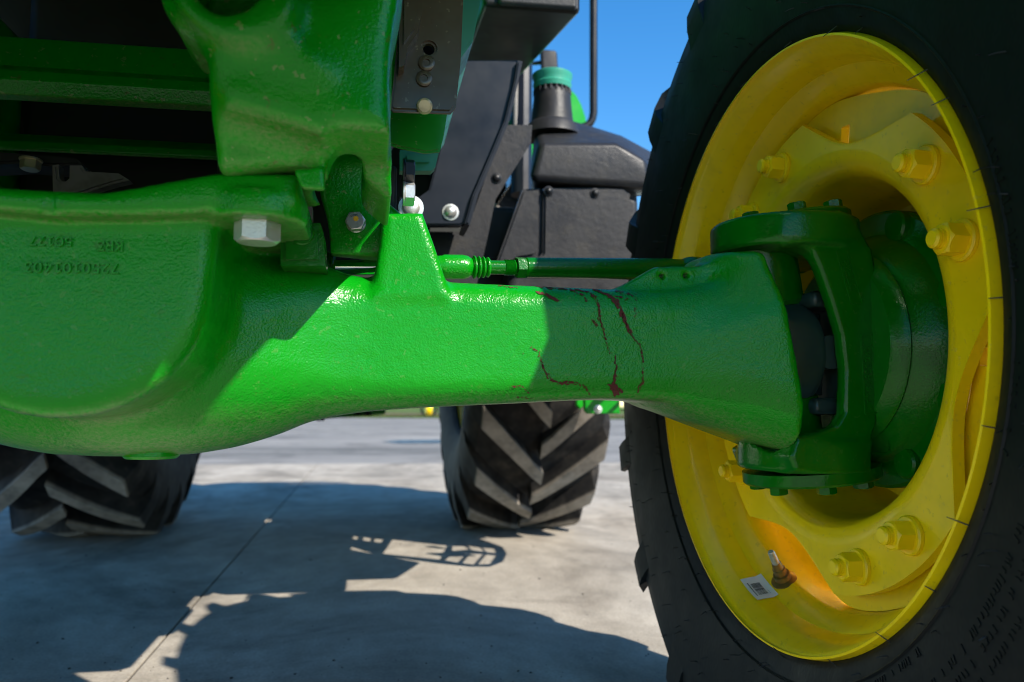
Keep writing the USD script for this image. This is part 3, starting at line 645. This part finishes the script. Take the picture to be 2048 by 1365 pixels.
# ---- front frame casting
def frame_casting():
    g = G((-.10, -.46, .70), (.335, .02, 1.02), .0034)
    web = ext(g, xz([(296, -90), (318, 0), (345, 42), (385, 66), (410, 115), (446, 205), (640, 268), (668, 256), (704, 252), (777, 254), (786, 150), (797, 0), (804, -90)], -.36), -.36, -.24, .016)
    foot = ext(g, xz([(452, 170), (440, 215), (438, 250), (442, 330), (448, 338), (655, 339), (655, 205), (640, 190), (600, 160)], -.306), -.306, -.14, .009, .75)
    A = smin(web, foot, .024)
    fl = ext(g, xz([(572, 325), (655, 325), (655, 384), (604, 383), (590, 372)], -.318), -.318, -.300, .005)
    A = smin(A, fl, .008)
    # lower cheek further back with its rib and pocket
    ck = ext(g, xz([(640, 230), (779, 230), (773, 400), (800, 425), (806, 508), (655, 512), (650, 440), (642, 395)], -.05), -.05, -.018, .007)
    A = smin(A, ck, .018)
    tb = ext(g, xz([(720, 240), (777, 240), (776, 386), (738, 366), (722, 352)], -.235), -.235, -.10, .006, 1.1); A = smin(A, tb, .010)
    # hollow under the web with the rib in front of it
    c = atY(690, 312, -.20); A = smax(A, -ell(g, (c[0] - .002, -.225, c[2]), (.028, .060, .040)), .010)
    c = atY(664, 372, -.18); A = smax(A, -ell(g, (c[0], -.19, c[2]), (.018, .05, .020)), .006)
    # big eye at the top
    c = atY(468, -28, -.37); A = smin(A, cyl(g, (c[0], -.35, c[2]), 1, .050, .035, .012), .020)
    A = smax(A, -cyl(g, (c[0], -.38, c[2]), 1, .027, .06, .004), .008)
    # soft bulge and dent
    A = A - .004 * np.sin(g.X * 38) * np.sin(g.Z * 31)
    return surfnet(g, A)
fc = part('frame_casting', frame_casting(), M['cast'], T, smooth=True)
# second cheek further left so that the frame has two sides
part('frame_rail', rbox([.245, -.20, .86], [.285, 1.3, 1.10], .01), M['cast'], T)
part('frame_rail', rbox([-.285, -.45, .80], [-.245, 1.3, 1.10], .01), M['cast'], T)
part('front_support', tm(m3.Manifold.batch_hull([m3.Manifold.sphere(.012, 8).translate([x, y, z]) for x in (-.285, .285) for y, z in ((-.33, .962), (-.60, .835), (-.90, .84), (-.90, 1.22), (-.33, 1.22))])), M['cast'], T)

# ---- beams behind the casting on the left
def profile_bar(prof, x0, x1, slope=0.0):
    """prof: (y, z) outline; swept along x, dropping by slope"""
    e = trimesh.creation.extrude_polygon(sg.Polygon(prof).buffer(-.004).buffer(.004, 6), x1 - x0, engine='earcut'); v = np.array(e.vertices)
    x = x0 + v[:, 2]; e.vertices = np.c_[x, v[:, 0], v[:, 1] - slope * x]; 
    return e
def zY(px, py, Y): return atY(px, py, Y)[2]
Yb = -.05
z0, z1, z2, z3 = (zY(220, p, Yb) for p in (72, 150, 180, 205))
bar = [(Yb + .02, z0), (Yb, z1 + .004), (Yb - .012, z1 - .006), (Yb - .016, z2), (Yb - .008, z3), (Yb + .006, z3 - .002), (Yb + .03, z3 + .016), (Yb + .03, z0)]
part('cross_beam', profile_bar(bar, -.42, .24, -.012), M['cast'], T, smooth=50)
Yc = .10
z0, z1, z3 = (zY(220, p, Yc) for p in (262, 290, 306))
part('cross_beam', profile_bar([(Yc + .03, z0), (Yc, z1), (Yc, z3), (Yc + .006, z3 - .001), (Yc + .05, z3 + .03), (Yc + .05, z0)], -.40, .24, -.012), M['cast'], T, smooth=50)
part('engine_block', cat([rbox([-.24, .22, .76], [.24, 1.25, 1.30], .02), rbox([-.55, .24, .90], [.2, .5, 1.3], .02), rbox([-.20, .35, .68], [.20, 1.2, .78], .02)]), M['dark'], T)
# grey cast bracket in the gap
q = plate([(103, 330), (115, 328), (117, 356), (122, 362), (130, 362), (137, 356), (138, 330), (162, 330), (170, 342), (236, 346), (258, 360), (230, 366), (190, 378), (150, 392), (104, 392)], .02, .02)
part('engine_sump', cat([rbox([-.25, .30, .60], [.25, 1.22, .80], .03), rbox([.24, .52, .64], [.31, .80, .80], .03), rbox([.24, .95, .62], [.30, 1.10, .78], .02)]), M['dark'], T)
part('grey_bracket', q, M['castgrey'], T)
p = atY(62, 320, .03); part('bracket_bolt', hexbolt(p, (0, -.1, -1), .020, .011, wr=.013, wt=.002), M['gold'], T)
part('bracket_arm', plate([(-40, 300), (150, 316), (165, 330), (100, 332), (40, 326), (-40, 330)], .04, .05), M['dark'], T)

# ---- bolts and blocks round the axle mount
p = atY(516, 432, -.266)
part('axle_mount_bolt', cat([orient(lathe([(0, 0), (0, .026), (.004, .026), (.0045, .023), (.0045, 0)], 40), p, (0, 0, -1)), hexbolt(p - [0, 0, .004], (0, 0, -1), .036, .0215, spin=.55)]), M['zinc'], T)
p = atY(712, 447, -.052)
hb = part('cheek_bolt', hexbolt(p, (-.06, -1, .05), .021, .011, wr=.0118, wt=.002, spin=.12), M['zinc'], T)
part('paint_mark', cat([orient(lathe([(0, 0), (0, .0032), (.0003, .0030), (.0003, 0)], 16), p + np.array([0, -.0131, .0028]), (-.06, -1, .05))]), M['mark'], hb)
part('bolt_stamp', cat([text_on('OZOY', .0022, p + np.array([-.002, -.0134, .0066]), (1, 0, .25), (-.25, 0, 1), .0003), text_on('8.8', .0022, p + np.array([.003, -.0128, -.0040]), (1, 0, .2), (-.2, 0, 1), .0003)]), M['joint'], hb)
blkp = plate([(560, 446), (640, 444), (645, 460), (650, 530), (560, 530)], -.145, .07, bevel=.006)
sb = part('steering_block', blkp, M['knuckle'], T)
p = atY(605, 468, -.146)
part('socket_bolt', tm(m3.Manifold(m3.Mesh(*[np.asarray(a, t) for a, t in ((lathe([(0, 0), (0, .0125), (.0022, .0125), (.0034, .0112), (.0034, 0)], 40).vertices, np.float32), (lathe([(0, 0), (0, .0125), (.0022, .0125), (.0034, .0112), (.0034, 0)], 40).faces, np.uint32))])) - m3.Manifold.cylinder(.01, .0068, .0068, 6).translate([0, 0, .0006])).apply_transform(np.array([[1, 0, 0, p[0]], [0, 0, -1, p[1]], [0, 1, 0, p[2]], [0, 0, 0, 1]], float)), M['knuckle'], sb)
q = plate([(596, 408), (620, 408), (624, 413), (624, 440), (596, 440)], -.10, .02, bevel=.003); nb = part('number_tag', q, M['castgrey'], T)
p = atY(610, 422, -.1005); part('tag_number', text_on('3', .006, p, (1, 0, 0), (0, 0, 1), .0008), M['castgrey'], nb)
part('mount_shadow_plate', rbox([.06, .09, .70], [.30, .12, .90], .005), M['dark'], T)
# nuts seen from the side beside the cheek
for y_, m_ in ((343, 'black'), (388, 'zinc')):
    p = atY(806, y_, -.06); part('side_nut', hexbolt(p, (1, 0, 0), .026, .011, wr=.015, wt=.003, spin=.52), M[m_], T)
p = atY(822, 416, .05); part('side_washer_bolt', dome(p, (0, -1, 0), .012, .006, flange=.017), M['zinc'], T)

# ---- steering cylinder rod and tie rod
def rod(ax0, ax1, prof, n=40):
    d = np.array(ax1) - ax0; L = np.linalg.norm(d); return orient(lathe([(a * L, r) for a, r in prof], n), ax0, d)
Yt = .035
a, b = atY(640, 536, Yt), atY(790, 534, Yt); part('cylinder_rod', rod(a, b, [(0, 0), (0, .0105), (1, .0105), (1, 0)]), M['chrome'], T)
sc = [atY(655, 530, Yt), atY(668, 530, Yt)]
part('cylinder_gland', rod(atY(640, 531, Yt), atY(671, 532, Yt), [(0, 0), (0, .019), (.5, .019), (.55, .0165), (.7, .0165), (.75, .019), (.86, .019), (.9, .016), (1, .014), (1, 0)]), M['knuckle'], T)
tr = xf('tie_rod', T)
e0, e1 = atY(874, 534, Yt), atY(1500, 541, Yt + .05); D_ = (e1 - e0) / np.linalg.norm(e1 - e0); L_ = np.linalg.norm(e1 - e0)
def onrod(px): 
    t = [np.dot(atY(px, 534, Yt + .05 * (px - 874) / 626) - e0, D_)]; return t[0]
def rodpart(name, prof, m, n=40): 
    part(name, orient(lathe([(onrod(px), r) for px, r in prof], n), e0, D_), M[m], tr, smooth=35)
rodpart('ball_housing', [(874, 0), (874, .0145), (884, .0150), (888, .0163), (925, .0163), (935, .0150), (942, .0120), (946, .0090), (946, 0)], 'axle', 56)
for i, px in enumerate((948, 957, 966, 975)): rodpart('boot_ring', [(px - 3.6, .006), (px - 3.4, .0125 - i * .0003), (px - 1, .0155 - i * .0006), (px + 1, .0155 - i * .0006), (px + 3.4, .0125 - i * .0003), (px + 3.6, .006)], 'axle')
rodpart('threaded_rod', [(940, 0), (940, .0095), (1008, .0095)] + [(1008 + 2.2 * k + d_, .0100 + .0009 * (k_ % 2)) for k in range(9) for k_, d_ in ((0, 0), (1, 1.1))] + [(1034, .009), (1034, 0)], 'knuckle')
p = e0 + D_ * onrod(1032); part('lock_nut', hexbolt(p, D_, .026, .013, spin=.3), M['knuckle'], tr)
rodpart('rod_tube', [(1048, 0), (1048, .0118), (1052, .0140), (1330, .0158), (1345, .0150), (1400, .0150), (1400, 0)], 'knuckle', 48)
kp = e0 + D_ * onrod(1385); part('rod_end', orient(lathe([(-.02, 0), (-.02, .024), (-.004, .026), (.010, .025), (.018, .019), (.021, .012), (.021, 0)], 40), kp - [0, 0, .004], (0, 0, 1)), M['knuckle'], tr)

# ---- steel bracket and sheets above the axle
bp = plate([(801, -90), (796, 60), (786, 170), (780, 214), (786, 221), (902, 225), (912, 214), (922, 120), (927, 0), (930, -90)], -.10, .008, holes=[(*atY(858, 97, -.10)[[0, 2]], .0068)])
br = part('steel_bracket', bp, M['steel'], T)
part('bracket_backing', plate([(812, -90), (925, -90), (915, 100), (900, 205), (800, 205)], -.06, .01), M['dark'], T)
for px, py, r in ((853, 127, .0095), (848, 158, .0095)):
    p = atY(px, py, -.101); part('bracket_screw', orient(lathe([(0, 0), (0, r), (.002, r), (.003, r * .8), (.003, r * .45), (.0012, r * .42), (.0012, 0)], 28), p, (0, -1, 0)), M['steel'], br)
p = atY(849, 213, -.10); part('bracket_bolt', hexbolt(p, (-.05, -1, -.35), .015, .009, wr=.0095, wt=.002), M['gold'], br)
part('bracket_flange', plate([(801, -90), (848, -90), (844, 20), (836, 62), (816, 90), (809, 128), (798, 132)], -.128, .03, bevel=.005), M['steel'], br)
part('green_guard', plate([(776, 212), (897, 212), (888, 270), (880, 303), (850, 306), (800, 296), (776, 288)], .0, .006), M['sheet'], T)
part('cooling_pipe', plate([(800, 296), (880, 296), (872, 330), (864, 338), (800, 338)], .10, .03, bevel=.01), M['cap'], T)
part('hood_side_panel', plate([(915, -90), (985, -90), (962, 0), (946, 82), (922, 115), (915, 110)], .16, .9), M['panel'], T)

# ---- black platform box over the support
def hull_px(groups, r=.008):
    s = m3.Manifold.sphere(r, 8); return tm(m3.Manifold.batch_hull([s.translate(list(map(float, atY(x, y, Y)))) for Y, ps in groups for x, y in ps]))
part('platform_box', hull_px([(.60, [(975, -90), (1150, -90), (1150, 20), (975, 6)]), (1.30, [(930, -60), (1060, -60), (1030, 152), (922, 150)])], .010), M['black'], T)
part('platform_edge', hull_px([(.585, [(1000, -90), (1146, -90), (1146, 14), (1004, 4)])], .008), M['plastic'], T)
part('support_leg', plate([(916, 120), (1036, 120), (1030, 160), (1010, 240), (985, 300), (946, 390), (930, 446), (920, 450), (800, 450), (800, 395), (840, 393), (858, 380), (869, 340), (896, 228)], .66, .03), M['navy'], T)
part('support_leg_edge', plate([(1036, 120), (1046, 122), (1020, 240), (995, 300), (957, 390), (940, 450), (930, 447), (946, 390), (985, 300), (1010, 240), (1030, 160)], .645, .12), M['navy'], T)
part('support_leg_back', plate([(760, 200), (890, 200), (880, 330), (870, 380), (860, 460), (760, 460)], .80, .03), M['navy'], T)
p = atY(901, 425, .66); part('support_bolt', dome(p, (0, -1, 0), .0135, .010, flange=.0178), M['zinc'], T)
p = atY(878, 350, .79); part('support_screw', dome(p, (0, -1, 0), .010, .006), M['navy'], T)

# ---- fuel tank with its filler neck
tk = xf('fuel_tank', T)
part('tank_strap_panel', plate([(998, 248), (1066, 248), (1063, 285), (1020, 352), (992, 398), (977, 470), (953, 575), (852, 575), (856, 462), (924, 463), (938, 430), (966, 350)], .80, .05, bevel=.008), M['plastic'], tk)
p = atY(993, 357, .80); part('tank_screw', dome(p, (0, -1, 0), .010, .007, flange=.0135), M['black'], tk)
for px in (769 + 0, ):
    pass
part('tank_body', hull_px([(1.02, [(1062, 396), (1240, 392), (1262, 410), (1250, 660), (1015, 660), (1032, 520)]), (1.25, [(1060, 396), (1262, 392), (1262, 672), (985, 672)])], .018), M['plastic'], tk)
part('tank_shoulder', hull_px([(.99, [(1088, 300), (1228, 300), (1280, 330), (1286, 366), (1100, 352), (1076, 352)]), (1.10, [(1086, 286), (1240, 288), (1300, 330)]), (1.30, [(1082, 258), (1140, 254), (1182, 266), (1240, 284), (1310, 322), (1310, 380), (1080, 380)])], .020), M['plastic'], tk)
part('tank_panel', plate([(1088, 376), (1246, 374), (1262, 388), (1256, 420), (1250, 545), (1030, 545), (1034, 528), (1046, 521), (1076, 517), (1086, 506)], .985, .03, bevel=.006), M['plastic'], tk)
part('tank_panel', plate([(1046, 378), (1082, 376), (1080, 503), (1070, 512), (1038, 517), (1020, 528), (1012, 545), (986, 545)], .995, .03, bevel=.006), M['plastic'], tk)
for px, py in ((1097, 383), (1190, 387), (1036, 530)):
    p = atY(px, py, .984); part('tank_screw', dome(p, (0, -1, 0), .0095, .007, flange=.0135), M['black'], tk)
nb0, nb1 = atY(1104, 262, 1.16), atY(1105, 152, 1.16); hN = nb1[2] - nb0[2]; sN = (nb1[0] - nb0[0]) and 1.0
u_ = lambda px: abs(atY(1105 + px, 200, 1.16)[0] - atY(1105, 200, 1.16)[0])
def zrel(py): return atY(1105, py, 1.16)[2] - nb0[2]
part('filler_neck', orient(lathe([(zrel(275), 0), (zrel(275), u_(56)), (zrel(256), u_(50)), (zrel(248), u_(42)), (zrel(238), u_(40)), (zrel(205), u_(37)), (zrel(190), u_(36)), (zrel(184), u_(32)), (zrel(178), u_(32)), (zrel(178), 0)], 56), nb0, (0, 0, 1)), M['plastic'], tk)
part('filler_cap', orient(lathe([(zrel(181), 0), (zrel(181), u_(36)), (zrel(172), u_(38)), (zrel(170), u_(36.5)), (zrel(162), u_(37)), (zrel(158), u_(39)), (zrel(152), u_(39)), (zrel(150), u_(36)), (zrel(150), 0)], 56), nb0, (0, 0, 1)), M['cap'], tk)
for k in range(20):
    a = 2 * math.pi * k / 20; pz = nb0 + [u_(34.5) * math.cos(a), u_(34.5) * math.sin(a), zrel(188)]
    part('neck_rib', orient(lathe([(-.006, 0), (-.006, .0045), (.009, .0045), (.009, 0)], 8), pz, (0, 0, 1)), M['plastic'], tk)
part('battery_box', rbox([.45, 1.76, .68], [.74, 2.2, .95], .02), M['plastic'], tk)
part('tank_side', cat([rbox([.33, .95, .63], [.70, 1.75, .80], .02), rbox([.33, 1.14, .79], [.70, 1.75, 1.12], .02)]), M['dark'], tk)

# ---- cab, its rail, mirror and fenders, mostly above the picture
cb = xf('cab', T)
for sx in (-1, 1):
    part('cab_pillar', hull_px([(1.55, [])], .02) if False else cat([tube([(sx * .74, 1.50, 1.25), (sx * .76, 1.62, 2.75)], .035, 12)]), M['navy'], cb)
    part('cab_pillar', tube([(sx * .74, 2.95, 1.45), (sx * .72, 3.0, 2.75)], .04, 12), M['navy'], cb)
    part('side_window', rbox([sx * .745 - .003, 1.58, 1.35], [sx * .745 + .003, 2.9, 2.72], .002, 6), M['glass'], cb)
part('windscreen', rbox([-.70, 1.545, 1.45], [.70, 1.551, 2.72], .002, 6), M['glass'], cb)
part('cab_roof', rbox([-.85, 1.45, 2.74], [.85, 3.15, 2.95], .08), M['fender'], cb)
part('cab_floor', rbox([-.55, 1.45, 1.12], [.55, 3.0, 1.30], .03), M['black'], cb)
part('seat', cat([rbox([-.25, 2.35, 1.5], [.25, 2.85, 1.65], .05), rbox([-.25, 2.78, 1.6], [.25, 2.9, 2.3], .05)]), M['navy'], cb)
part('hood', cat([rbox([-.60, -.80, 1.185], [.60, .06, 1.70], .04, 16), rbox([-.38, .0, 1.2], [.38, 1.48, 1.72], .12, 16)]), M['fender'], T)
part('cab_trim_pole', tube([atY(1031, 300, 1.5), atY(1031, 120, 1.5)], .0085, 10), M['castgrey'], T)
mr = xf('work_mirror', T)
part('mirror_shell', hull_px([(1.9, [(1086, 106), (1108, 108), (1110, 140), (1088, 140)]), (1.97, [(1090, 110), (1104, 112), (1104, 136), (1090, 136)])], .012), M['plastic'], mr)
part('mirror_arm', tube([atY(1092, 125, 1.98), atY(1060, 128, 1.98), atY(1040, 200, 1.98)], .010, 8), M['black'], mr)
pr = [atY(x, y, 1.95) for x, y in ((1187, -120), (1187, 60), (1187, 200), (1187, 226), (1185, 238), (1180, 247), (1172, 253), (1160, 256), (1140, 258))]
part('grab_rail', tube(pr, .0155, 14), M['black'], T)
# rear fenders: curved sheet round the rear wheels
def fender(cx, w0, w1, R, a0, a1, Yc, Zc):
    v = []; f = []; n = 28
    for i in range(n + 1):
        t = math.radians(a0 + (a1 - a0) * i / n)
        for x, r in ((w0, R), (w0, R + .02), (w1, R + .02), (w1, R)): v.append((x, Yc + r * math.cos(t), Zc + r * math.sin(t)))
    for i in range(n):
        for c in range(4):
            k, k2 = i * 4 + c, i * 4 + (c + 1) % 4; f += [(k, k2, k2 + 4), (k, k2 + 4, k + 4)]
    f += [(0, 2, 1), (0, 3, 2), (4 * n, 4 * n + 1, 4 * n + 2), (4 * n, 4 * n + 2, 4 * n + 3)]
    m = trimesh.Trimesh(np.array(v), np.array(f), process=False); m.fix_normals() if False else None
    if m.volume < 0: m.invert()
    return m
RC = np.array([0.035, 2.86, .915])
for sx in (-1, 1):
    part('rear_fender', fender(0, RC[0] + sx * .55, RC[0] + sx * 1.06, 1.02, 20, 145, RC[1], RC[2]), M['fender'], T)
    part('rear_axle_housing', rod(RC + [sx * .2, 0, 0], RC + [sx * .72, 0, 0], [(0, 0), (0, .17), (.3, .15), (.8, .11), (.85, .18), (1, .18), (1, 0)]), M['cast'], T)
part('transmission_case', rbox([-.28, 1.2, .62], [.28, 3.1, 1.15], .05), M['cast'], T)
fd = plate([(1128, 270), (1128, 172), (1142, 172), (1156, 186), (1166, 205), (1174, 228), (1178, 250), (1178, 270)], 2.25, .3, bevel=.03)
part('lamp_cowl', fd, M['fender'], T)

# ---- rear wheels
RT_ = dict(ac=0.0, half_w=.262, R_out=.935, lug_h=.055, n_lugs=20, lead=-.32, lug_w=.074, flip=1, sidewall_end=.8,
           carc=[(.235, .485), (.255, .505), (.280, .560), (.296, .640), (.298, .700), (.288, .770), (.272, .808), (.255, .833), (.20, .850), (.10, .860), (.0, .864)])
rw = xf('rear_wheel', T, loc=(RC[0] + .916, RC[1], RC[2]))
ty = tyre(**RT_, nseg=120); v = np.array(ty.vertices)
rot_ = np.radians(7.0); c_, s_ = math.cos(rot_), math.sin(rot_); v = np.c_[v[:, 0], v[:, 1] * c_ - v[:, 2] * s_, v[:, 1] * s_ + v[:, 2] * c_]
flat = -RC[2] + .002; low = v[:, 2] < flat + .05; v[:, 2] = np.where(v[:, 2] < flat, flat + (v[:, 2] - flat) * .02, v[:, 2]); ty.vertices = v
part('tyre', ty, M['rubber2'], rw, smooth=28)
rp = [(-.24, .505), (-.235, .51), (-.22, .49), (-.16, .475), (-.12, .44), (-.02, .435), (.02, .40), (.03, .30), (.06, .24), (.06, 0)]
part('rim', lathe_x(rp, 96), M['yellow'], rw)
part('rim', lathe_x([(.24, .505), (.22, .49), (.16, .475), (.12, .44), (-.02, .4355)], 96), M['yellow'], rw)
o = xf('rear_wheel', T, loc=(RC[0] - .916, RC[1], RC[2]), rotz=180)
stage.GetPrimAtPath(o).GetReferences().AddInternalReference(rw)

# ---- step bracket low behind the front wheel, and the step plate it carries
sp = xf('cab_step', T)
part('step_bracket', plate([(1168, 780), (1240, 780), (1240, 828), (1176, 828), (1170, 822)], 1.55, .02), M['cast'], sp)
p = atY(1196, 819, 1.55); part('step_bolt', dome(p, (0, -1, 0), .010, .008, flange=.014), M['zinc'], sp)
part('step_lug', plate([(1152, 780), (1170, 780), (1168, 812), (1160, 818), (1153, 810)], 1.7, .02), M['fender'], sp)
k_, m_ = .88, .76
def back(px, py, z):
    q = atZ(px, py, 0.0); return np.array([q[0] + m_ * z, q[1] - k_ * z])
zs = .63
outer = sg.Polygon([back(*p, zs) for p in ((690, 1068), (780, 1062), (900, 1072), (960, 1078), (1005, 1094), (1014, 1108), (1006, 1124), (980, 1134), (940, 1134), (880, 1128), (760, 1112), (690, 1090))])
holes = [[(785, 1080), (896, 1092), (882, 1120), (766, 1108)], [(905, 1093), (930, 1093), (940, 1100), (905, 1103)], [(936, 1092), (962, 1096), (970, 1104), (944, 1101)], [(966, 1096), (990, 1098), (994, 1107), (974, 1105)],
         [(890, 1121), (908, 1107), (936, 1107), (918, 1126)], [(925, 1127), (941, 1108), (968, 1109), (950, 1130)], [(956, 1130), (972, 1110), (994, 1112), (982, 1129)],
         [(692, 1072), (718, 1074), (716, 1080), (692, 1077)], [(728, 1075), (744, 1077), (742, 1084), (726, 1081)], [(750, 1078), (768, 1080), (764, 1086), (748, 1084)]]
for h_ in holes: outer = outer.difference(sg.Polygon([back(*p, zs) for p in h_]).buffer(0))
if outer.geom_type != 'Polygon': outer = max(outer.geoms, key=lambda q: q.area)
e = trimesh.creation.extrude_polygon(outer, .006, engine='earcut'); e.apply_translation([0, 0, zs]); part('step_tread', e, M['black'], sp)

# ---- drawbar parts hanging at the rear
db = xf('drawbar', T)
part('drawbar_frame', hull_px([(3.3, [(600, 800), (770, 800), (768, 826), (690, 828), (640, 836), (600, 838)])], .008), M['cast'], db)
for px, py in ((641, 842), (714, 831), (735, 832)):
    a, b = atY(px, py - 14, 3.27), atY(px, py, 3.27); part('drawbar_pin', orient(lathe([(0, 0), (0, .012), (a[2] - b[2] - .012, .012), (a[2] - b[2] - .012, .022), (a[2] - b[2], .022), (a[2] - b[2], 0)], 16), a, (0, 0, -1)), M['black'], db)

# ================================================================ far machine beyond the grass
fm = xf('parked_machine', loc=(6.2, 41.0, 0), label='small green machine with a yellow wheel parked far behind by the mulch bed', category='machine')
part('body', rbox([-3.4, -.3, .45], [-.6, .7, 1.1], .08), M['fender'], fm)
for x in (0.0, -2.9):
    wm = lathe_x([(-.15, 0), (-.15, .36), (-.05, .40), (.05, .40), (.15, .36), (.15, 0)], 32); wm.apply_translation([x, 0, .36]); wv = np.array(wm.vertices); w_ = part('wheel', wm, M['yellow'], fm)
    tr_ = lathe([(-.12, .34), (-.1, .44), (.1, .44), (.12, .34)], 32); tr_ = orient(tr_, (x, 0, .36), (0, 1, 0)); part('tyre', tr_, M['rubber'], w_)
